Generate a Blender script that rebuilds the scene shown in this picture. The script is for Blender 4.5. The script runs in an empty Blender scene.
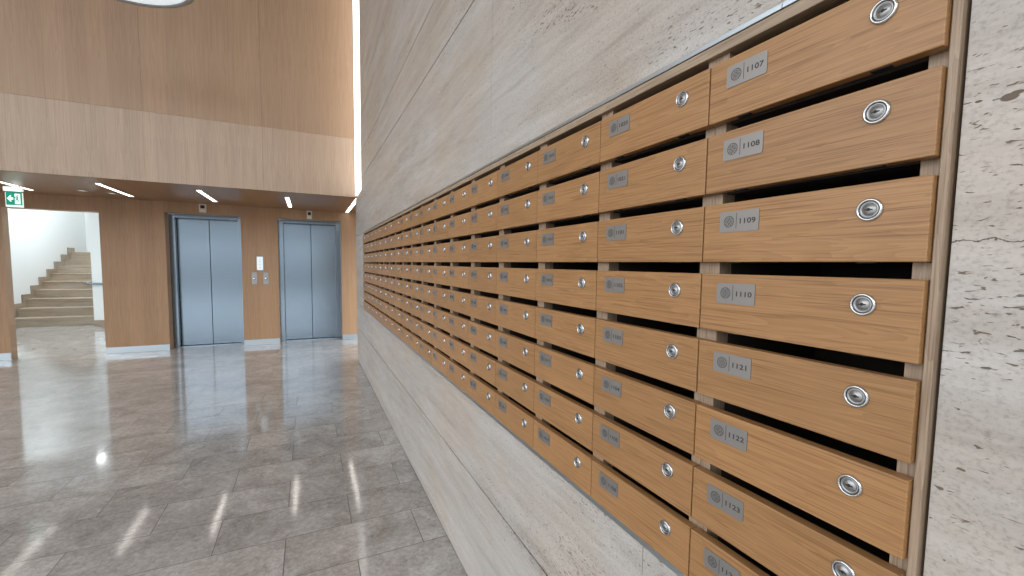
import bpy, bmesh, math, random
from mathutils import Matrix, Vector
random.seed(7)
C = bpy.context.scene.collection
sc = bpy.context.scene
S = 0.11 / 0.12            # everything below is laid out in survey units, then brought to metres at the end
PI = math.pi

# ------------------------------------------------------------------ materials
def mat(name):
    m = bpy.data.materials.new(name); m.use_nodes = True
    nt = m.node_tree; b = nt.nodes['Principled BSDF']
    return m, nt, b
def N(nt, t, **kw):
    n = nt.nodes.new(t)
    for k, v in kw.items():
        if k in n.bl_rna.properties: setattr(n, k, v)
        else: n.inputs[k].default_value = v
    return n
def L(nt, a, b): nt.links.new(a, b)
def math_n(nt, op, a, b=None, c=None, clamp=False):
    n = nt.nodes.new('ShaderNodeMath'); n.operation = op; n.use_clamp = clamp
    for i, v in enumerate((a, b, c)):
        if v is None: continue
        if isinstance(v, (int, float)): n.inputs[i].default_value = v
        else: nt.links.new(v, n.inputs[i])
    return n.outputs[0]
def coords(nt, scale=(1, 1, 1), loc=(0, 0, 0), random_shift=False):
    tc = nt.nodes.new('ShaderNodeTexCoord')
    mp = nt.nodes.new('ShaderNodeMapping')
    mp.inputs['Scale'].default_value = scale
    mp.inputs['Location'].default_value = loc
    src = tc.outputs['Object']
    if random_shift:
        oi = nt.nodes.new('ShaderNodeObjectInfo')
        mul = nt.nodes.new('ShaderNodeVectorMath'); mul.operation = 'SCALE'
        cmb = nt.nodes.new('ShaderNodeCombineXYZ')
        for i in range(3): nt.links.new(oi.outputs['Random'], cmb.inputs[i])
        nt.links.new(cmb.outputs[0], mul.inputs[0]); mul.inputs['Scale'].default_value = 37.0
        add = nt.nodes.new('ShaderNodeVectorMath'); add.operation = 'ADD'
        nt.links.new(src, add.inputs[0]); nt.links.new(mul.outputs[0], add.inputs[1]); src = add.outputs[0]
    nt.links.new(src, mp.inputs['Vector'])
    return mp.outputs[0]
def noise(nt, vec, scale, detail=4, rough=.55, dist=0):
    n = N(nt, 'ShaderNodeTexNoise', Scale=scale, Detail=detail, Roughness=rough, Distortion=dist)
    nt.links.new(vec, n.inputs['Vector']); return n.outputs['Fac']
def ramp(nt, fac, stops, interp='LINEAR'):
    r = nt.nodes.new('ShaderNodeValToRGB'); r.color_ramp.interpolation = interp
    e = r.color_ramp.elements
    while len(e) < len(stops): e.new(.5)
    for el, (p, c) in zip(e, stops):
        el.position = p; el.color = (*c, 1) if len(c) == 3 else c
    nt.links.new(fac, r.inputs[0]); return r.outputs[0]
def mix(nt, fac, a, b, mode='MIX'):
    n = nt.nodes.new('ShaderNodeMix'); n.data_type = 'RGBA'; n.blend_type = mode
    for idx, v in ((0, fac), (6, a), (7, b)):
        if isinstance(v, (int, float)): n.inputs[idx].default_value = v
        elif isinstance(v, tuple): n.inputs[idx].default_value = (*v, 1)
        else: nt.links.new(v, n.inputs[idx])
    return n.outputs[2]
def bump(nt, b, h, strength, dist):
    n = N(nt, 'ShaderNodeBump', Strength=strength, Distance=dist)
    nt.links.new(h, n.inputs['Height']); nt.links.new(n.outputs[0], b.inputs['Normal'])

def oak(name, lo, mid, hi, along, rough=.45, random_shift=True, fig=1.0, tone=.12):
    """flat sawn oak, grain running along axis 'along' (y or z)"""
    m, nt, b = mat(name)
    def sc3(l, w): return (w, l, w) if along == 'y' else (w, w, l)
    v1 = coords(nt, sc3(1.7, 32), random_shift=random_shift)
    v2 = coords(nt, sc3(5, 330), random_shift=random_shift)
    v3 = coords(nt, sc3(7, 480), random_shift=random_shift)
    n1 = noise(nt, v1, 1.0, 3, .5, .9)
    rings = math_n(nt, 'FRACT', math_n(nt, 'MULTIPLY', n1, 12.0))
    n2 = noise(nt, v2, 1.0, 3, .6)
    n3 = noise(nt, v3, 1.0, 2, .5)
    f = math_n(nt, 'ADD', math_n(nt, 'MULTIPLY', rings, .38 * fig), math_n(nt, 'MULTIPLY', n2, .62))
    col = ramp(nt, f, [(.15, lo), (.48, mid), (.85, hi)])
    pores = ramp(nt, n3, [(.32, (.60, .52, .45)), (.47, (1, 1, 1))])
    col = mix(nt, .75, col, pores, 'MULTIPLY')
    if tone:
        oi = nt.nodes.new('ShaderNodeObjectInfo')
        hs = nt.nodes.new('ShaderNodeHueSaturation')
        nt.links.new(math_n(nt, 'MULTIPLY_ADD', oi.outputs['Random'], tone, 1 - tone / 2), hs.inputs['Value'])
        nt.links.new(col, hs.inputs['Color']); col = hs.outputs[0]
    L(nt, col, b.inputs['Base Color']); b.inputs['Roughness'].default_value = rough
    bump(nt, b, n2, .12, .0006)
    return m

def veneer(name, lo, hi, leaf=.165, axis='x', rough=.4, patch=None):
    """lacquered wall veneer, vertical grain in matched leaves"""
    m, nt, b = mat(name)
    tc = nt.nodes.new('ShaderNodeTexCoord'); sp = nt.nodes.new('ShaderNodeSeparateXYZ')
    L(nt, tc.outputs['Object'], sp.inputs[0])
    x, y, z = sp.outputs
    u = x if axis == 'x' else y
    uc = math_n(nt, 'DIVIDE', u, leaf)
    cell = math_n(nt, 'FLOOR', uc); fr = math_n(nt, 'FRACT', uc)
    # book matched: mirror every other leaf so that the figure repeats
    par = math_n(nt, 'ABSOLUTE', math_n(nt, 'MODULO', cell, 2.0))
    fm = math_n(nt, 'ABSOLUTE', math_n(nt, 'SUBTRACT', fr, par))
    cv = nt.nodes.new('ShaderNodeCombineXYZ')
    L(nt, math_n(nt, 'ADD', fm, math_n(nt, 'MULTIPLY', math_n(nt, 'FLOOR', math_n(nt, 'DIVIDE', u, 1.1)), 3.7)), cv.inputs[0]); L(nt, z, cv.inputs[2])
    mp = N(nt, 'ShaderNodeMapping'); mp.inputs['Scale'].default_value = (5, 1, .9); L(nt, cv.outputs[0], mp.inputs[0])
    n1 = noise(nt, mp.outputs[0], 1.0, 3, .5, .6)
    rings = math_n(nt, 'FRACT', math_n(nt, 'MULTIPLY', n1, 5.0))
    v2 = coords(nt, (230, 230, 2.5)); n2 = noise(nt, v2, 1.0, 3, .6)
    v3 = coords(nt, (70, 70, 1.2)); n3 = noise(nt, v3, 1.0, 3, .6)
    f = math_n(nt, 'ADD', math_n(nt, 'MULTIPLY', rings, .22), math_n(nt, 'ADD', math_n(nt, 'MULTIPLY', n2, .42), math_n(nt, 'MULTIPLY', n3, .36)))
    col = ramp(nt, f, [(.25, lo), (.75, hi)])
    wn = nt.nodes.new('ShaderNodeTexWhiteNoise'); wn.noise_dimensions = '1D'; L(nt, cell, wn.inputs['W'])
    hs = nt.nodes.new('ShaderNodeHueSaturation')
    wp = nt.nodes.new('ShaderNodeTexWhiteNoise'); wp.noise_dimensions = '1D'
    L(nt, math_n(nt, 'FLOOR', math_n(nt, 'DIVIDE', math_n(nt, 'ADD', u, 2.405 * S), 1.2335 * S)), wp.inputs['W'])
    val = math_n(nt, 'ADD', math_n(nt, 'MULTIPLY_ADD', wn.outputs[0], .10, .90), math_n(nt, 'MULTIPLY', wp.outputs[0], .10))
    L(nt, val, hs.inputs['Value']); L(nt, col, hs.inputs['Color'])
    L(nt, hs.outputs[0], b.inputs['Base Color']); b.inputs['Roughness'].default_value = rough
    bump(nt, b, n2, .1, .0008)
    return m

def travertine(name, tint=None):
    m, nt, b = mat(name)
    def vv(a, c, loc=(0, 0, 0)): return coords(nt, (a, a, c), loc)
    band = noise(nt, vv(.8, 10), 1.0, 6, .62, .6)
    fine = noise(nt, vv(5, 42, (3, 1, 2)), 1.0, 5, .65, .3)
    blot = noise(nt, vv(1.3, 2.2, (9, 4, 1)), 1.0, 4, .6)
    f = math_n(nt, 'ADD', math_n(nt, 'MULTIPLY', band, .6), math_n(nt, 'MULTIPLY', fine, .4))
    col = ramp(nt, f, [(.32, (.345, .312, .285)), (.44, (.46, .432, .405)), (.54, (.525, .502, .48)), (.66, (.60, .585, .57))])
    warm = ramp(nt, blot, [(.40, (1, 1, 1)), (.64, (1.0, .925, .85))])
    col = mix(nt, 1.0, col, warm, 'MULTIPLY')
    grain = noise(nt, coords(nt, (170, 170, 230)), 1.0, 3, .7)
    col = mix(nt, 1.0, col, ramp(nt, grain, [(.28, (.74, .71, .68)), (.48, (1, 1, 1)), (.72, (1.08, 1.08, 1.08))]), 'MULTIPLY')
    # voids: elongated pits gathered in bedding bands
    bed = noise(nt, vv(.9, 7, (2, 8, 5)), 1.0, 3, .5, .4)
    bedm = ramp(nt, bed, [(.46, (0, 0, 0)), (.62, (1, 1, 1))])
    p1 = noise(nt, vv(70, 260, (1, 2, 3)), 1.0, 2, .55, .5)
    p2 = noise(nt, vv(24, 150, (5, 1, 8)), 1.0, 3, .6, .6)
    t1 = math_n(nt, 'SUBTRACT', p1, math_n(nt, 'MULTIPLY_ADD', bedm, -.10, .70))
    t2 = math_n(nt, 'SUBTRACT', p2, math_n(nt, 'MULTIPLY_ADD', bedm, -.095, .745))
    pit = math_n(nt, 'MAXIMUM', math_n(nt, 'MULTIPLY', t1, 22, clamp=True), math_n(nt, 'MULTIPLY', t2, 26, clamp=True))
    col = mix(nt, math_n(nt, 'MULTIPLY', pit, .88), col, (.13, .085, .055))
    col = mix(nt, 1.0, col, (.885, .872, .855), 'MULTIPLY')
    if not tint:
        tc = nt.nodes.new('ShaderNodeTexCoord'); sp = nt.nodes.new('ShaderNodeSeparateXYZ'); L(nt, tc.outputs['Object'], sp.inputs[0])
        yy, zz = sp.outputs[1], sp.outputs[2]
        wob = noise(nt, vv(60, 90), 1.0, 3, .6)
        def spot(cy, cz, ry, rz):
            a = math_n(nt, 'DIVIDE', math_n(nt, 'SUBTRACT', yy, cy * S), ry * S); c = math_n(nt, 'DIVIDE', math_n(nt, 'SUBTRACT', zz, cz * S), rz * S)
            d = math_n(nt, 'ADD', math_n(nt, 'MULTIPLY', a, a), math_n(nt, 'MULTIPLY', c, c))
            return math_n(nt, 'MULTIPLY', math_n(nt, 'SUBTRACT', 1.35, math_n(nt, 'ADD', d, wob)), 3.0, clamp=True)
        hole = math_n(nt, 'MAXIMUM', spot(-.0475, 1.668, .008, .0042), spot(-.0245, 1.671, .0035, .0016))
        hole = math_n(nt, 'MAXIMUM', hole, spot(-.053, 1.671, .006, .0025))
        cz = math_n(nt, 'ABSOLUTE', math_n(nt, 'SUBTRACT', zz, math_n(nt, 'MULTIPLY_ADD', wob, .012, 1.5205 * S - .006)))
        crack = math_n(nt, 'MULTIPLY', math_n(nt, 'LESS_THAN', cz, .0006), math_n(nt, 'LESS_THAN', yy, 0.0))
        crack = math_n(nt, 'MULTIPLY', crack, math_n(nt, 'GREATER_THAN', noise(nt, vv(45, 20, (4, 4, 4)), 1.0, 2), .45))
        pit = math_n(nt, 'MAXIMUM', pit, math_n(nt, 'MAXIMUM', hole, crack))
        col = mix(nt, hole, col, (.10, .062, .032)); col = mix(nt, crack, col, (.10, .075, .055))
    if tint: col = mix(nt, 1.0, col, tint, 'MULTIPLY')
    L(nt, col, b.inputs['Base Color'])
    b.inputs['Roughness'].default_value = .42
    h = math_n(nt, 'SUBTRACT', math_n(nt, 'MULTIPLY', fine, .08), pit)
    bump(nt, b, h, .55, .003)
    return m

def floor_mat(name):
    m, nt, b = mat(name)
    k = 1 / S
    v = coords(nt, (k, k, k), (-.2235, -1.93 + .333 * 30, 0))
    br = N(nt, 'ShaderNodeTexBrick'); br.offset = .5; br.offset_frequency = 2; br.squash = 1.0
    br.inputs['Scale'].default_value = 1.0; br.inputs['Mortar Size'].default_value = .0022
    br.inputs['Mortar Smooth'].default_value = .1; br.inputs['Bias'].default_value = 0
    br.inputs['Brick Width'].default_value = .667; br.inputs['Row Height'].default_value = .333
    br.inputs['Color1'].default_value = (.0, .0, .0, 1); br.inputs['Color2'].default_value = (1, 1, 1, 1); br.inputs['Mortar'].default_value = (.5, .5, .5, 1)
    L(nt, v, br.inputs['Vector'])
    tile = br.outputs['Color']
    # per-tile shift of the mottling
    off = nt.nodes.new('ShaderNodeVectorMath'); off.operation = 'MULTIPLY_ADD'
    L(nt, tile, off.inputs[0]); off.inputs[1].default_value = (13, 17, 5); L(nt, v, off.inputs[2])
    n1 = noise(nt, off.outputs[0], 3.2, 8, .66, .8)
    n2 = noise(nt, off.outputs[0], 38, 7, .75, .5)
    n3 = noise(nt, off.outputs[0], 7, 5, .6, 2.2)
    f = math_n(nt, 'ADD', math_n(nt, 'MULTIPLY', n1, .5), math_n(nt, 'MULTIPLY', n2, .5))
    col = ramp(nt, f, [(.36, (.235, .218, .202)), (.5, (.375, .355, .336)), (.64, (.53, .508, .487))])
    vein = ramp(nt, n3, [(.485, (1, 1, 1)), (.5, (.72, .69, .66)), (.515, (1, 1, 1))])
    col = mix(nt, .6, col, vein, 'MULTIPLY')
    hs = nt.nodes.new('ShaderNodeHueSaturation')
    L(nt, math_n(nt, 'MULTIPLY_ADD', tile, .16, .92), hs.inputs['Value']); L(nt, col, hs.inputs['Color'])
    col = mix(nt, br.outputs['Fac'], hs.outputs[0], (.06, .052, .047))
    L(nt, col, b.inputs['Base Color'])
    r = math_n(nt, 'MULTIPLY_ADD', n1, .09, .045)
    r = math_n(nt, 'ADD', r, math_n(nt, 'MULTIPLY', br.outputs['Fac'], .4))
    L(nt, r, b.inputs['Roughness'])
    b.inputs['IOR'].default_value = 1.7
    wav = noise(nt, coords(nt, (1, 1, 1)), 2.2, 2, .5)
    h = math_n(nt, 'ADD', math_n(nt, 'MULTIPLY', wav, .5), math_n(nt, 'MULTIPLY', br.outputs['Fac'], -.6))
    bump(nt, b, h, .12, .004)
    return m

def plain(name, col, rough=.5, metal=0.0, emis=None, es=0, brushed=None):
    m, nt, b = mat(name)
    b.inputs['Base Color'].default_value = (*col, 1); b.inputs['Roughness'].default_value = rough; b.inputs['Metallic'].default_value = metal
    v = coords(nt, brushed or (40, 40, 40)); n = noise(nt, v, 1.0, 3, .6)
    L(nt, math_n(nt, 'MULTIPLY_ADD', n, .16 if brushed else .06, rough - (.08 if brushed else .03), clamp=True), b.inputs['Roughness'])
    if brushed: bump(nt, b, n, .05, .0004)
    if emis:
        b.inputs['Emission Color'].default_value = (*emis, 1); b.inputs['Emission Strength'].default_value = es
    return m

M = {}
M['door'] = oak('oak_door_front', (.262, .128, .047), (.362, .187, .073), (.43, .236, .102), 'y', .42, fig=.6)
M['frame'] = oak('oak_frame_grey', (.255, .18, .118), (.34, .25, .17), (.42, .32, .225), 'y', .5, tone=.05)
M['stile'] = oak('oak_stile_grey', (.26, .18, .118), (.34, .245, .168), (.42, .315, .22), 'z', .5, tone=.05)
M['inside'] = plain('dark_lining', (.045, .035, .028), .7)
M['veneer'] = veneer('oak_veneer_wall', (.35, .215, .13), (.48, .32, .205))
M['veneer_lift'] = veneer('oak_veneer_lift', (.33, .185, .095), (.46, .285, .16))
M['veneer_pale'] = veneer('oak_veneer_pale', (.40, .275, .19), (.56, .415, .305), leaf=.14)
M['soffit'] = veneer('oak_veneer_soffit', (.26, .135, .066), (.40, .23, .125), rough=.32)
M['stone'] = travertine('travertine')
M['floor'] = floor_mat('polished_limestone')
M['steel'] = plain('brushed_steel', (.24, .30, .36), .17, 1.0, brushed=(6, 6, 260))
M['steel_dark'] = plain('dark_steel', (.10, .11, .12), .4, .8)
M['alu'] = plain('brushed_aluminium', (.46, .51, .55), .34, 1.0, brushed=(8, 8, 200))
M['chrome'] = plain('polished_chrome', (.56, .57, .58), .2, 1.0)
M['nickel'] = plain('satin_nickel', (.34, .335, .33), .42, 1.0)
M['plate'] = plain('brushed_plate', (.26, .245, .23), .42, .6, brushed=(8, 40, 300))
M['ink'] = plain('black_engraving', (.03, .028, .027), .6)
M['ink_soft'] = plain('grey_engraving', (.06, .058, .058), .55)
M['black'] = plain('matt_black', (.012, .012, .012), .6)
M['joint'] = plain('dark_joint', (.11, .10, .09), .9)
M['white'] = plain('white_paint', (.78, .80, .80), .6)
M['concrete'] = plain('grey_concrete', (.20, .19, .18), .8)
M['cream'] = plain('cream_plastic', (.72, .66, .56), .45)
M['led'] = plain('led_strip', (.9, .9, .9), .5, emis=(1.0, .93, .86), es=6)
M['led_up'] = plain('led_line_spill', (.9, .9, .9), .5, emis=(1.0, .97, .92), es=2.0)  # LED line, also stands in for its glow on the stone
M['lamp'] = plain('lamp_diffuser', (.9, .9, .9), .5, emis=(.80, .92, 1.0), es=.55)
M['stairlamp'] = plain('stair_lamp', (.9, .9, .9), .5, emis=(.93, .98, 1.0), es=30)
M['stair_fill'] = plain('stair_fill_added', (.9, .9, .9), .5, emis=(.90, .97, 1.0), es=75)  # for the two added fill lights of the stairwell
M['downlight'] = plain('downlight_lens', (.9, .9, .9), .4, emis=(1.0, .93, .85), es=.7)
M['display'] = plain('pale_display', (.8, .85, .88), .3, emis=(.75, .93, 1.0), es=.4)
M['green'] = plain('exit_green', (.0, .36, .23), .4, emis=(.0, .36, .23), es=.3)
M['exitwhite'] = plain('exit_white', (.9, .95, .95), .4, emis=(.85, 1.0, .97), es=.7)
M['step'] = travertine('stair_stone', (.74, .66, .56))

# ------------------------------------------------------------------ mesh helpers
def box(bm, x0, x1, y0, y1, z0, z1, bev=0, seg=1, mi=0):
    t = bmesh.new(); bmesh.ops.create_cube(t, size=1)
    for v in t.verts:
        v.co = Vector(((x0 + x1) / 2 + v.co.x * (x1 - x0), (y0 + y1) / 2 + v.co.y * (y1 - y0), (z0 + z1) / 2 + v.co.z * (z1 - z0)))
    if bev: bmesh.ops.bevel(t, geom=list(t.edges), offset=bev, segments=seg, affect='EDGES', profile=.5)
    merge(bm, t, mi)
def merge(bm, t, mi=0, smooth=False):
    mp = {}
    for v in t.verts: mp[v] = bm.verts.new(v.co)
    for f in t.faces:
        try: nf = bm.faces.new([mp[v] for v in f.verts]); nf.material_index = mi; nf.smooth = smooth
        except ValueError: pass
    t.free()
def prism(bm, pts, axis, a, b, mi=0):
    """polygon pts (2D) extruded along axis from a to b"""
    def P(p, d):
        return Vector((d, p[0], p[1])) if axis == 'x' else Vector((p[0], d, p[1])) if axis == 'y' else Vector((p[0], p[1], d))
    A = [bm.verts.new(P(p, a)) for p in pts]; B = [bm.verts.new(P(p, b)) for p in pts]
    fs = [bm.faces.new(A), bm.faces.new(B[::-1])]
    n = len(pts)
    for i in range(n): fs.append(bm.faces.new((A[i], B[i], B[(i + 1) % n], A[(i + 1) % n])))
    for f in fs: f.material_index = mi
def lathe(bm, prof, c, axis='x', n=28, mi=0, cap=True):
    """prof: list of (radius, offset along axis)"""
    rings = []
    for r, d in prof:
        ring = []
        for i in range(n):
            a = 2 * PI * i / n; u, w = r * math.cos(a), r * math.sin(a)
            ring.append(bm.verts.new(Vector(c) + (Vector((d, u, w)) if axis == 'x' else Vector((u, d, w)) if axis == 'y' else Vector((u, w, d)))))
        rings.append(ring)
    for A, B in zip(rings, rings[1:]):
        for i in range(n):
            f = bm.faces.new((A[i], A[(i + 1) % n], B[(i + 1) % n], B[i])); f.material_index = mi; f.smooth = True
    if cap:
        f = bm.faces.new(rings[-1]); f.material_index = mi
        f = bm.faces.new(rings[0][::-1]); f.material_index = mi
def tube(bm, pts, r, n=12):
    pts = [Vector(p) for p in pts]; rings = []
    for i, p in enumerate(pts):
        d = (pts[min(i + 1, len(pts) - 1)] - pts[max(i - 1, 0)]).normalized()
        a = d.cross(Vector((0, 0, 1)));  a = a.normalized() if a.length > 1e-4 else Vector((1, 0, 0)); b = d.cross(a)
        rings.append([bm.verts.new(p + a * r * math.cos(2 * PI * k / n) + b * r * math.sin(2 * PI * k / n)) for k in range(n)])
    for A, B in zip(rings, rings[1:]):
        for k in range(n):
            f = bm.faces.new((A[k], A[(k + 1) % n], B[(k + 1) % n], B[k])); f.smooth = True
    bm.faces.new(rings[0][::-1]); bm.faces.new(rings[-1])
def obj(name, bm, mats, parent=None, loc=(0, 0, 0)):
    bmesh.ops.recalc_face_normals(bm, faces=bm.faces)
    me = bpy.data.meshes.new(name); bm.to_mesh(me); bm.free()
    for m in (mats if isinstance(mats, (list, tuple)) else [mats]): me.materials.append(M[m])
    o = bpy.data.objects.new(name, me); C.objects.link(o); o.location = loc
    if parent: o.parent = parent
    return o
def B(*boxes):
    bm = bmesh.new()
    for b in boxes: box(bm, *b)
    return bm
def tag(o, label, cat, group=None):
    o['label'] = label; o['category'] = cat
    if group: o['group'] = group
    return o
def thing(name, label, cat, loc=(0, 0, 0), group=None):
    o = bpy.data.objects.new(name, None); C.objects.link(o); o.location = loc; o.empty_display_size = .05
    return tag(o, label, cat, group)
def struct(name, bm, mats, parent=None):
    o = obj(name, bm, mats, parent)
    if not parent: o['kind'] = 'structure'
    return o

# ------------------------------------------------------------------ measures
P = .12; W = .31104; H = .0993; Z0 = 1.8367; NC = 18; NR = 8
YE = NC * W
SX = .018                                   # face of the travertine
YB, YF = 8.5, 6.42                          # lift wall, upper wall
ZS = 2.44                                   # soffit
ZC = 7.8

# ------------------------------------------------------------------ setting
struct('floor', B((-12, 1.2, -9, 17, -.2, 0)), 'floor')
# travertine wall: slabs with open joints over a dark backing
bm = bmesh.new()
g = .0032; gv = .0008
def slabs(z0, z1, ys):
    for a, b in zip(ys, ys[1:]): box(bm, SX, SX + .03, a + gv, b - gv, z0 + g, z1 - g)
YW0, YW1 = -7.9, 6.62
ZT = 1.886; ZBm = .8785
slabs(0.004, .516, [YW0, -5.5, -3.8, -2.2, -.7, .9, 2.55, 4.1, 5.3, YW1])
for ys in ([YW0, -6, -3.8, -1.6, -.0118], [-.0118, .45, 1.97, 3.4, 4.9, YE + .012, YW1]):
    slabs(.516, ZBm, ys)
slabs(ZBm, ZT, [YW0, -5, -3, -1.1, -.0118]); slabs(ZBm, ZT, [YE + .012, YW1])
slabs(ZT, 2.612, [YW0, -6, -4.2, -2.4, -.55, 1.35, 3.2, 5.1, YW1])
slabs(2.612, 2.945, [YW0, -5.3, -3.4, -1.5, .4, 2.3, 4.2, YW1])
slabs(2.945, 3.68, [YW0, -6, -4.2, -2.4, -.55, 1.35, 3.2, 5.1, YW1])
slabs(3.68, 4.4, [YW0, -5.3, -3.4, -1.5, .4, 2.3, 4.2, YW1]); slabs(4.4, 5.2, [YW0, -4.2, -2.4, -.55, 1.35, 3.2, 5.1, YW1]); slabs(5.2, 6.5, [YW0, -6, -4.2, -2.4, -.55, 1.35, 3.2, 5.1, YW1]); slabs(6.5, ZC, [YW0, -5.3, -3.4, -1.5, .4, 2.3, 4.2, YW1])
struct('wall_right', bm, 'stone')
struct('wall_right_core', B((SX + .026, .40, YW0, -.012, 0, ZC), (SX + .026, .40, -.012, YE + .008, 0, .8785), (SX + .026, .40, -.012, YE + .008, 1.887, ZC), (SX + .026, .40, YE + .008, YW1 - .004, 0, ZC), (.37, .40, -.012, YE + .008, .87, 1.9)), 'joint')
# lift wall with stair opening and two lift recesses
OX0, OX1, OZ = -4.60, -3.545, 2.22
R1, R2, RZ1 = (-2.735, -1.687), (-1.128, -.072), 2.268
bm = bmesh.new()
YBk = 8.72
box(bm, -9, OX0, YB, 8.64, .0, ZS); box(bm, OX0, OX1, YB, YBk, OZ, ZS)
box(bm, OX1, R1[0], YB, YBk, 0, ZS); box(bm, R1[0], R1[1], YB, YBk, RZ1, ZS)
box(bm, R1[1], R2[0], YB, YBk, 0, ZS); box(bm, R2[0], R2[1], YB, YBk, RZ1, ZS); box(bm, R2[1], 1.0, YB, YBk, 0, ZS)
struct('wall_back', bm, 'veneer_lift')
struct('wall_shaft', B((-3.3, 1.0, 8.98, 9.1, 0, ZS)), 'joint')
# upper wall in panels, seams left open
bm = bmesh.new(); bm2 = bmesh.new()
xs = [-9, -7.3, -6.1, -4.86, -3.63, -2.405, -1.163, -.011]; h = .0009
for a, b in zip(xs, xs[1:]):
    box(bm2, a + h, b - h, YF, YF + .03, ZS, 3.27 - h); box(bm, a + h, b - h, YF, YF + .03, 3.27 + h, ZC)
struct('wall_upper', bm, 'veneer'); struct('wall_upper_band', bm2, 'veneer_pale')
struct('wall_upper_core', B((-9, -.012, YF + .028, YF + .3, ZS + .02, ZC), (-.012, .40, YF + .10, YF + .3, ZS + .02, ZC)), 'joint')
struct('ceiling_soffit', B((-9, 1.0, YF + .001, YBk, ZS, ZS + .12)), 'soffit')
struct('ceiling', B((-9, 1.0, -8.2, YF + .3, ZC, ZC + .2)), 'white')
# glazed front of the lobby behind the camera: floor slab edge, columns and mullions carry it
struct('wall_front', B((-12, .4, -8.2, -7.9, 2.7, 3.6), (-12, .4, -8.2, -7.9, 0, .12)), 'concrete')
for i, x in enumerate((-11.9, -9.4, -6.9, -4.4, -1.9, .2)): struct('trim_%d' % (i + 1), B((x - .04, x + .04, -8.15, -7.95, .12, ZC)), 'steel_dark')
# metal skirtings on the lift wall
def skirt(name, a, b): struct(name, B((a, b, YB - .014, YB, .0, .105, .002)), 'alu')
skirt('baseboard_stair', -9, OX0 - .001); skirt('baseboard_panel', OX1 + .001, R1[0] - .001); skirt('baseboard_middle', R1[1] + .001, R2[0] - .001); skirt('baseboard_corner', R2[1] + .001, .98)

# stairwell beyond the opening
struct('wall_stairwell', B((-6.78, -6.49, YBk + .0, 16.6, 0, 4.6)), 'white')
struct('wall_stairwell_end', B((-6.49, -4.98, 16.42, 16.6, 0, 4.6)), 'white')
struct('wall_stairwell_near', B((-6.49, -4.65, 8.65, 8.72, 0, 2.9)), 'white')
struct('wall_stairwell_side', B((-3.42, -3.3, YBk, 12.3, 0, 4.6)), 'white')
struct('wall_stairwell_pier', B((-4.98, -3.3, 12.3, 16.4, 0, 4.6)), 'white')
struct('ceiling_stairwell', B((-6.78, -3.3, YBk, 12.3, 2.82, 2.95), (-6.78, -3.3, 12.3, 16.6, 4.6, 4.75)), 'white')
struct('baseboard_pier', B((-4.99, -3.42, 12.285, 12.3, 0, .13)), 'step')
st = thing('staircase', 'pale stone staircase climbing inside the white stairwell opening', 'stairs', (-5.7, 12.55, 0))
for i in range(9):
    bm = bmesh.new(); z1 = (i + 1) * .187; y0 = 12.55 + i * .36
    box(bm, -6.485, -4.985, y0 + .012, y0 + .40 if i < 8 else 16.4, max(0, z1 - .30), z1 - .028)
    box(bm, -6.485, -4.985, y0, y0 + .372 if i < 8 else 16.4, z1 - .028, z1, .003)
    o = obj('step', bm, 'step', st, (5.7, -12.55, 0))
bm = bmesh.new()
for i in range(9):
    y0 = 12.55 + i * .36; z1 = (i + 1) * .187
    box(bm, -6.485, -6.467, y0 - .13, y0 + .23, max(0, z1 - .32), z1 + .11)
obj('stepped_skirting', bm, 'step', st, (5.7, -12.55, 0))
hr = thing('handrail', 'thin steel handrail end beside the stone stairs', 'handrail', (-5.0, 12.2, .93))
bm = bmesh.new(); tube(bm, [(-4.2, 12.22, .945), (-5.01, 12.22, .95), (-5.05, 12.26, .955), (-5.05, 12.6, 1.0), (-5.05, 16.0, 2.75)], .02)
obj('rail', bm, 'steel', hr, (5.0, -12.2, -.93))
bm = bmesh.new(); tube(bm, [(-4.98, 12.9, 1.09), (-5.05, 12.9, 1.09), (-5.05, 12.9, 1.14)], .009, 8); tube(bm, [(-4.5, 12.3, .89), (-4.5, 12.22, .89), (-4.5, 12.22, .93)], .009, 8)
obj('bracket', bm, 'steel', hr, (5.0, -12.2, -.93))
for (x, y, z, r_, m_, lab) in ((-4.73, 11.55, 2.82, .075, 'stairlamp', 'small round ceiling lamp inside the stairwell, mirrored in the floor'),
                          (-5.0, 9.25, 2.82, .34, 'stair_fill', 'added round fill light hidden just behind the stair opening lintel'),  # added to brighten the stairwell, kept out of the floor reflection
                          (-5.75, 13.3, 4.6, .4, 'stair_fill', 'added round fill light out of view high above the stone staircase')):  # added out of view to brighten stairs and side wall
    t = thing('ceiling_lamp', lab, 'lamp', (x, y, z), 'stairwell lamps')
    bm = bmesh.new(); lathe(bm, [(r_ * .95, -.035), (r_ * .9, -.06), (0, -.065)], (0, 0, 0), 'z', 32, cap=False); obj('diffuser', bm, m_, t)
    bm = bmesh.new(); lathe(bm, [(r_, 0), (r_, -.04), (r_ * .94, -.036), (r_ * .94, 0)], (0, 0, 0), 'z', 32, cap=False); obj('rim', bm, 'white', t)

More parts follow.
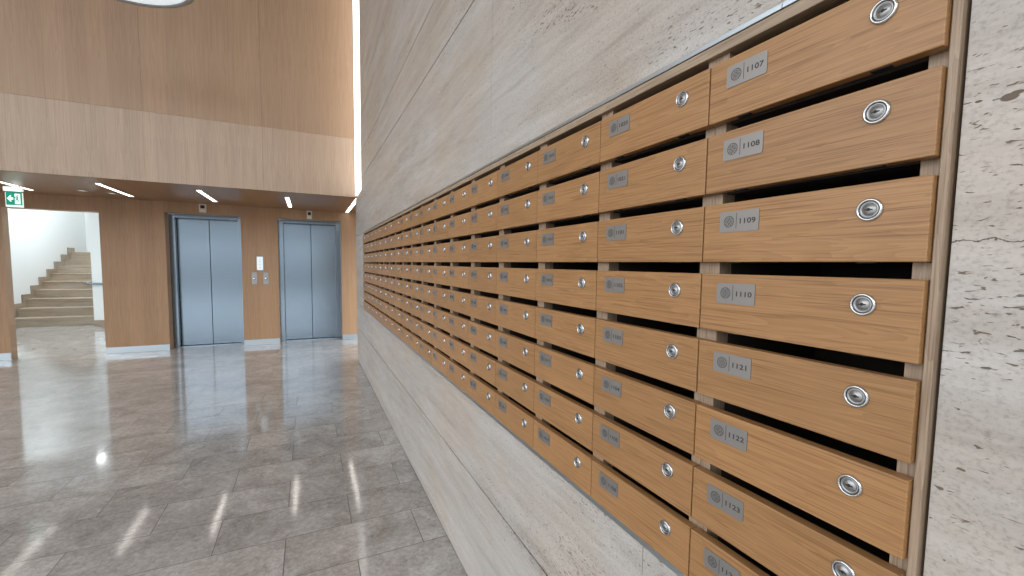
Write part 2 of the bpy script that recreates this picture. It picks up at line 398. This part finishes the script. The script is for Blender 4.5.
# ------------------------------------------------------------------ lifts
def lift(x0, x1, label):
    t = thing('elevator_entrance', label, 'elevator', ((x0 + x1) / 2, 8.8, 0), 'elevators in the wood wall')
    off = (-(x0 + x1) / 2, -8.8, 0); j = .078; zt = 2.20
    bm = B((x0, x0 + j, 8.735, 8.83, 0, RZ1 - .002, .002)); obj('jamb', bm, 'steel', t, off)
    bm = B((x1 - j, x1, 8.735, 8.83, 0, RZ1 - .002, .002)); obj('jamb', bm, 'steel', t, off)
    bm = bmesh.new(); prism(bm, [(8.735, RZ1 - .002), (8.83, RZ1 - .002), (8.83, zt), (8.80, zt), (8.735, zt + .012)], 'x', x0 + j, x1 - j); obj('lintel', bm, 'steel', t, off)
    xm = (x0 + x1) / 2 + .012
    for k, (a, b, yy) in enumerate(((x0 + j + .004, xm - .0035, 8.862), (xm + .0035, x1 - j - .004, 8.862))):
        d = obj('door_leaf', B((a - .02 if k == 0 else a, b + .02 if k == 1 else b, yy, yy + .03, .012, zt + .03, .002)), 'steel', t, off)
    obj('door_gap_backing', B((x0, x1, 8.92, 8.94, 0, RZ1)), 'black', t, off)
    obj('sill', B((x0 + j, x1 - j, 8.74, 8.95, 0, .004)), 'alu', t, off)
    return t
lift(*R1, 'elevator with brushed steel double doors beside the wood panel by the stair opening')
lift(*R2, 'elevator with brushed steel double doors beside the travertine wall corner')
def indicator(x, z, w, hh, label):
    t = thing('floor_indicator', label, 'indicator', (x, YB, z), 'floor indicators above the elevators')
    obj('housing', B((-w / 2, w / 2, -.022, 0, -hh / 2, hh / 2, .012, 3)), 'cream', t)
    obj('display', B((-w * .29, w * .29, -.0235, -.02, -.005, hh * .33)), 'black', t)
    obj('lower_strip', B((-w * .3, w * .3, -.024, -.02, -hh * .36, -hh * .22, .002)), 'white', t)
indicator(-2.217, 2.365, .105, .145, 'small cream floor indicator above the elevator by the wood panel')
indicator(-.607, 2.352, .09, .15, 'small cream floor indicator above the elevator by the travertine corner')
t = thing('display_panel', 'pale lit rectangular panel above the two elevator call buttons', 'panel', (-1.413, YB, 1.455))
obj('plate', B((-.052, .052, -.012, 0, -.125, .125, .004)), 'alu', t)
obj('screen', B((-.044, .044, -.0135, -.008, -.115, .115)), 'display', t)
for zz in (-.07, -.02, .03, .075): obj('marking', B((-.014, .014, -.0142, -.013, zz - .004, zz + .004)), 'plate', t)
for x, lab in ((-1.505, 'steel call button plate on wood pillar, side of elevator by stair opening'), (-1.328, 'steel call button plate on wood pillar, side of elevator by travertine wall')):
    t = thing('call_switch_plate', lab, 'button plate', (x, YB, 1.19), 'elevator call button plates')
    obj('plate', B((-.044, .044, -.01, 0, -.112, .112, .004)), 'nickel', t)
    bm = bmesh.new(); lathe(bm, [(.021, -.008), (.021, -.014), (.016, -.017), (0, -.0172)], (0, 0, -.005), 'y', 20, cap=False); bt = obj('button', bm, 'chrome', t)
    bm = bmesh.new(); lathe(bm, [(.007, -.0168), (.007, -.0176), (0, -.0177)], (0, 0, -.005), 'y', 14, cap=False); obj('button_light', bm, 'display', bt)

# ------------------------------------------------------------------ soffit lights
strips = [(-4.09, 6.93, 8.07, 'slim LED strip in the wood soffit over the green exit sign'),
          (-3.01, 6.93, 8.07, 'slim LED strip in the wood soffit before the panel beside stair opening'),
          (-1.965, 6.9, 8.06, 'slim LED strip in the wood soffit, second from the travertine corner elevator pair'),
          (-.906, 6.99, 8.17, 'slim LED strip in the wood soffit before the elevator nearest the travertine'),
          (.035, 6.56, 8.44, 'slim LED strip running along the soffit edge at the travertine corner')]
strips[2] = (-1.965, 6.9, 8.06, 'slim LED strip in the wood soffit before the elevator near stair opening')
for x, a, b, lab in strips:
    t = thing('linear_downlight', lab, 'strip light', (x, a, ZS), 'LED strips in the soffit')
    obj('lens', B((-.026, .026, 0, b - a, -.005, -.0003, .001)), 'led', t)
    for s in (-1, 1): obj('edge_trim', B((s * .029 - .003, s * .029 + .003, -.003, b - a + .003, -.006, -.0003)), 'alu', t)
for x, y, lab in ((-3.46, 7.76, 'round recessed downlight in soffit between exit sign and next LED strip'), (-3.17, 7.85, 'round recessed downlight in soffit close beside an LED strip')):
    t = thing('downlight', lab, 'downlight', (x, y, ZS), 'recessed soffit downlights')
    bm = bmesh.new(); lathe(bm, [(.055, -.0002), (.057, -.006), (.043, -.007), (.041, -.0002)], (0, 0, 0), 'z', 28, cap=False); obj('trim_ring', bm, 'alu', t)
    bm = bmesh.new(); lathe(bm, [(.041, -.0004), (.040, -.003), (0, -.0032)], (0, 0, 0), 'z', 28, cap=False); obj('lens', bm, 'downlight', t)
# vertical light line where the upper wood wall meets the stone, with its spill
t = thing('light_line', 'tall bright vertical LED line where wood wall meets travertine', 'light', (0, YF, ZS))
bm = bmesh.new(); prism(bm, [(-.007, -.002), (SX - .001, -.56), (SX - .001, .06), (-.007, .06)], 'z', .02, ZC - ZS); obj('diffuser', bm, 'led_up', t)  # wedge drawn out along the stone to imitate LED light spilled there
obj('channel', B((-.0105, -.0075, -.006, .06, .02, ZC - ZS)), 'alu', t)
# pendant
t = thing('pendant_lamp', 'large round pendant lamp with grey rim hanging before the upper wood wall', 'lamp', (-2.11, 4.55, 3.925))
R_ = .62
bm = bmesh.new(); lathe(bm, [(R_ - .05, .0), (R_ - .047, -.008), (R_ - .005, -.008), (R_, -.002), (R_, .05), (R_ - .01, .06), (0, .06)], (0, 0, 0), 'z', 72, cap=False); obj('rim', bm, 'alu', t)
bm = bmesh.new(); lathe(bm, [(R_ - .048, .0), (R_ - .06, -.006), (0, -.008)], (0, 0, 0), 'z', 72, cap=False); obj('diffuser', bm, 'lamp', t)
for k in range(3):
    a = 2 * PI * k / 3; bm = bmesh.new(); tube(bm, [(.4 * math.cos(a), .4 * math.sin(a), .058), (.4 * math.cos(a), .4 * math.sin(a), ZC - 3.90)], .003, 6); obj('cable', bm, 'nickel', t)

# ------------------------------------------------------------------ exit sign
t = thing('exit_sign', 'green lit exit sign with white arrow and door hanging under the soffit', 'sign', (-4.11, 7.7, ZS))
obj('housing', B((-.095, .085, -.02, .02, -.075, -.018, .004)), 'exitwhite', t)
for x in (-.06, .05): obj('stem', B((x - .008, x + .008, -.008, .008, -.02, 0)), 'white', t)
p = obj('panel', B((-.083, .083, -.006, .006, -.280, -.091, .001)), 'exitwhite', t)
obj('green_field', B((-.076, .076, -.0072, -.005, -.255, -.088)), 'green', p)
bm = bmesh.new(); prism(bm, [(-.066, -.170), (-.035, -.128), (-.026, -.128), (-.026, -.138), (-.036, -.155), (-.008, -.155), (-.008, -.185), (-.036, -.185), (-.026, -.202), (-.026, -.212), (-.035, -.212)], 'y', -.0082, -.007); obj('arrow', bm, 'exitwhite', p)
obj('doorway', B((.006, .058, -.0082, -.007, -.240, -.106)), 'exitwhite', p)
bm = bmesh.new()
lathe(bm, [(.008, -.0092), (.008, -.0081)], (.031, 0, -.130), 'y', 12)
prism(bm, [(.026, -.141), (.040, -.141), (.040, -.150), (.034, -.172), (.044, -.190), (.036, -.220), (.028, -.220), (.034, -.192), (.025, -.180), (.018, -.205), (.004, -.205), (.004, -.197), (.013, -.197), (.021, -.168), (.024, -.152), (.014, -.152), (.010, -.168), (.004, -.166), (.010, -.143)], 'y', -.0092, -.0081)
obj('running_figure', bm, 'green', p)

# ------------------------------------------------------------------ mailboxes
fr = thing('mailbox_surround', 'greyish oak frame with aluminium edge strips around the mailbox wall', 'frame', (0, 0, 1.37))
fo = (0, 0, -1.37)
obj('top_rail', B((.008, .06, 0.0025, YE + .004, Z0 + .0207, 1.8756, .0008)), 'frame', fr, fo)
obj('side_stile', B((.008, .06, -.0088, .0001, ZBm + .0165, 1.8756, .0012)), 'stile', fr, fo)
obj('far_stile', B((.012, .06, YE + .001, YE + .005, ZBm + .0165, Z0 + .02)), 'stile', fr, fo)
obj('top_edge_strip', B((.011, .05, -.0095, .196, 1.8792, 1.8880, .0006), (.011, .05, .1972, YE + .010, 1.8792, 1.8880, .0006)), 'alu', fr, fo)
obj('bottom_edge_strip', B((.006, .05, -.0095, YE + .010, ZBm + .0006, ZBm + .0160, .0006)), 'alu', fr, fo)

ordn = ['top', 'second', 'third', 'fourth', 'fifth', 'sixth', 'seventh', 'bottom']
colw = ['first', 'second', 'third', 'fourth', 'fifth', 'sixth', 'seventh', 'eighth', 'ninth', 'tenth', 'eleventh', 'twelfth', 'thirteenth', 'fourteenth', 'fifteenth', 'sixteenth', 'seventeenth', 'last']
# a mailbox in local coordinates: x 0 at the door face (+x into the wall), y 0 at the near edge, z 0 at the top of the door
wd = W - .0024; y0 = .0012
bm = bmesh.new(); sd = .0212
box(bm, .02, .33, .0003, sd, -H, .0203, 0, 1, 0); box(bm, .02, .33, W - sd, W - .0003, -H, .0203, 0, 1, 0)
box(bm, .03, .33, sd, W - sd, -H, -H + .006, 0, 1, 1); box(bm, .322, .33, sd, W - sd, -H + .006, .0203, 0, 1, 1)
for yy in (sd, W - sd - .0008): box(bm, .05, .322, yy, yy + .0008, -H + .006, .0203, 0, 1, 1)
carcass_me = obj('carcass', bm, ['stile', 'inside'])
bm = B((0, .018, y0, y0 + wd, -H, 0, .0014, 2)); door_o = obj('door', bm, 'door')
hinges = [obj('hinge_plate', B((.0035, .0125, yy - .011, yy + .011, -H - .0016, -H + .0004, .0004)), 'black') for yy in (.062, .247)]
LC = (0, .060, -.0337)
bm = bmesh.new(); lathe(bm, [(.0146, .001), (.0146, -.0012), (.0139, -.0030), (.0128, -.0038), (.0116, -.0036), (.0111, -.0024), (.0109, .0005)], LC, 'x', 36, cap=False); lock_o = obj('lock', bm, 'chrome')
bm = bmesh.new(); lathe(bm, [(.0104, .0005), (.0104, -.0022), (.0100, -.0026), (.0082, -.0026), (.0079, -.0018), (.0076, -.0018), (.0072, -.0027), (0, -.0028)], LC, 'x', 32, cap=False); core_o = obj('lock_core', bm, 'nickel')
bm = bmesh.new()
kp = [(.0046, .0003), (.0022, .0008), (.0012, .0021), (-.0006, .0022), (-.0016, .0010), (-.0042, .0007), (-.0042, -.0006), (-.0012, -.0010), (-.0002, -.0018), (.0014, -.0016), (.0022, -.0007), (.0046, -.0005)]
prism(bm, [(LC[1] + a, LC[2] + b) for a, b in kp], 'x', -.0033, -.0026); key_o = obj('keyhole', bm, 'black')
# number plate
pl, pr_, pt, pb = W - .0345, W - .1045, -.0150, -.0495; rr = .0028
pp = []
for cx, cz, a0 in ((pl - rr, pt - rr, 0), (pr_ + rr, pt - rr, 90), (pr_ + rr, pb + rr, 180), (pl - rr, pb + rr, 270)):
    for k in range(5): a = math.radians(a0 + k * 22.5); pp.append((cx + rr * math.cos(a), cz + rr * math.sin(a)))
bm = bmesh.new(); prism(bm, pp, 'x', -.0013, .0002); plate_o = obj('number_plate', bm, 'plate')
EC = (W - .0517, -.0318); er = .0095
bm = bmesh.new()
def flat(bm, pts, x0=-.00145, x1=-.0012): prism(bm, pts, 'x', x0, x1)
def ringpoly(bm, r0, r1, a0, a1, n):
    for k in range(n):
        q = [a0 + (a1 - a0) * (k + i) / n for i in (0, 1)]
        flat(bm, [(EC[0] + r * math.cos(a), EC[1] + r * math.sin(a)) for r, a in ((r0, q[0]), (r1, q[0]), (r1, q[1]), (r0, q[1]))])
ringpoly(bm, er - .0011, er, 0, 2 * PI, 32)
# woven quarters: each quadrant of the disc carries curved bands turned against its neighbour
for qd in range(4):
    a = qd * PI / 2 + PI / 4; c, s = math.cos(a), math.sin(a)
    for k in range(4):
        d = -.0052 + k * .0033 + .0003
        for i in range(6):
            u0, u1 = .0008 + i * .00122, .0008 + (i + 1) * .00122
            def crv(u, w): return (u, (d + w) * (.35 + .65 * u / .008))
            quad = [crv(u0, -.00065), crv(u1, -.00065), crv(u1, .00065), crv(u0, .00065)]
            if any(math.hypot(*v) > er - .0009 for v in quad): continue
            flat(bm, [(EC[0] + v[0] * c - v[1] * s, EC[1] + v[0] * s + v[1] * c) for v in quad])
emb_o = obj('emblem', bm, 'ink_soft')
bm = bmesh.new(); flat(bm, [(W - .0659, -.0440), (W - .0651, -.0440), (W - .0651, -.0185), (W - .0659, -.0185)]); bar_o = obj('divider_line', bm, 'ink')
def numerals(txt):
    cu = bpy.data.curves.new('numerals', 'FONT'); cu.body = txt; cu.size = .0118; cu.extrude = .00012; cu.align_x = 'LEFT'; cu.space_character = 1.05; cu.offset = .00015
    o = bpy.data.objects.new('numerals_curve', cu); C.objects.link(o)
    bpy.context.view_layer.update()
    me = bpy.data.meshes.new_from_object(o.evaluated_get(bpy.context.evaluated_depsgraph_get()))
    bpy.data.objects.remove(o); bpy.data.curves.remove(cu)
    xs_ = [v.co.x for v in me.vertices]; x0_, x1_ = min(xs_), max(xs_); k = min(1.25, .0275 / max(1e-6, x1_ - x0_))
    for v in me.vertices:
        x, y, z = v.co
        v.co = Vector((-.00145 - z, W - .0718 - (x - x0_) * k, -.0362 + y))
    me.flip_normals() if False else None
    me.materials.append(M['ink']); me.name = 'numerals'
    return me
nums = {0: ['1107', '1108', '1109', '1110', '1121', '1122', '1123', '1124'],
        1: ['1020', '1021', '1101', '1102', '1103', '1104', '1105', '1106']}
n = 1019
for c in range(2, 6):
    nums[c] = [str(n - 7 + r) for r in range(8)]; n -= 8
first = True
protos = [carcass_me, door_o, lock_o, plate_o]
def put(src, parent, me=None):
    o = src.copy(); C.objects.link(o); o.parent = parent
    if me: o.data = me
    return o
for c in range(NC):
    for r in range(NR):
        if c == 0: lab = 'oak mailbox with plate %s, %s row, in the column beside the upright oak stile' % (nums[0][r], ordn[r])
        elif c == NC - 1: lab = 'oak mailbox in %s row, in the farthest small column towards the elevators' % ordn[r]
        else: lab = 'oak mailbox in %s row down, %s column counted from the upright oak stile' % (ordn[r], colw[c])
        t = thing('mailbox', lab, 'mailbox', (0, c * W, Z0 - r * P), 'oak mailboxes in the stone wall')
        put(carcass_me, t); d = put(door_o, t); lk = put(lock_o, t); pt_ = put(plate_o, t)
        put(core_o, lk); put(key_o, lk)
        if c < 4:
            for ho in hinges: put(ho, d)
        if c < 10: put(emb_o, pt_); put(bar_o, pt_)
        if c in nums: put(bar_o, pt_, numerals(nums[c][r])).name = 'numerals'
for o in (carcass_me, door_o, lock_o, plate_o, core_o, key_o, *hinges, emb_o, bar_o): bpy.data.objects.remove(o)

# ------------------------------------------------------------------ to metres
for me in bpy.data.meshes: me.transform(Matrix.Scale(S, 4))
for o in sc.objects: o.location = o.location * S

# ------------------------------------------------------------------ daylight
w = bpy.data.worlds.new('World'); sc.world = w; w.use_nodes = True
nt = w.node_tree; bg = nt.nodes['Background']
tc = nt.nodes.new('ShaderNodeTexCoord'); sp = nt.nodes.new('ShaderNodeSeparateXYZ'); L(nt, tc.outputs['Generated'], sp.inputs[0])
col = ramp(nt, math_n(nt, 'MULTIPLY_ADD', sp.outputs[2], .5, .5), [(.44, (.20, .185, .17)), (.498, (.27, .28, .29)), (.508, (.55, .58, .60)), (.52, (.74, .775, .80)), (.60, (1.25, 1.31, 1.36)), (.78, (1.45, 1.56, 1.66))])
L(nt, col, bg.inputs['Color']); bg.inputs['Strength'].default_value = 2.5

# ------------------------------------------------------------------ camera
cam = bpy.data.cameras.new('camera'); co = bpy.data.objects.new('camera', cam); C.objects.link(co)
f_px = 425.568; cam.sensor_width = 36; cam.lens = 36 * f_px / 1024; cam.shift_y = 6.888 / 1024; cam.clip_start = .02; cam.clip_end = 100
right, fwd, up = Vector((.902369, -.430762, .013167)), Vector((.430569, .899815, -.070312)), Vector((.01844, .069116, .997438))
mw = Matrix.Identity(4)
for i in range(3):
    mw[i][0], mw[i][1], mw[i][2] = right[i], up[i], -fwd[i]
    mw[i][3] = (-.641118, -.236302, 1.487651)[i] * S
co.matrix_world = mw
sc.camera = co
sc.view_settings.view_transform = 'Standard'; sc.view_settings.look = 'None'
sc.view_settings.exposure = 0.02; sc.view_settings.gamma = 1.0; sc.view_settings.use_curve_mapping = False
sc.cycles.max_bounces = 10; sc.cycles.diffuse_bounces = 5; sc.cycles.glossy_bounces = 5
sc.cycles.use_denoising = True
sc.cycles.sample_clamp_indirect = 6.0
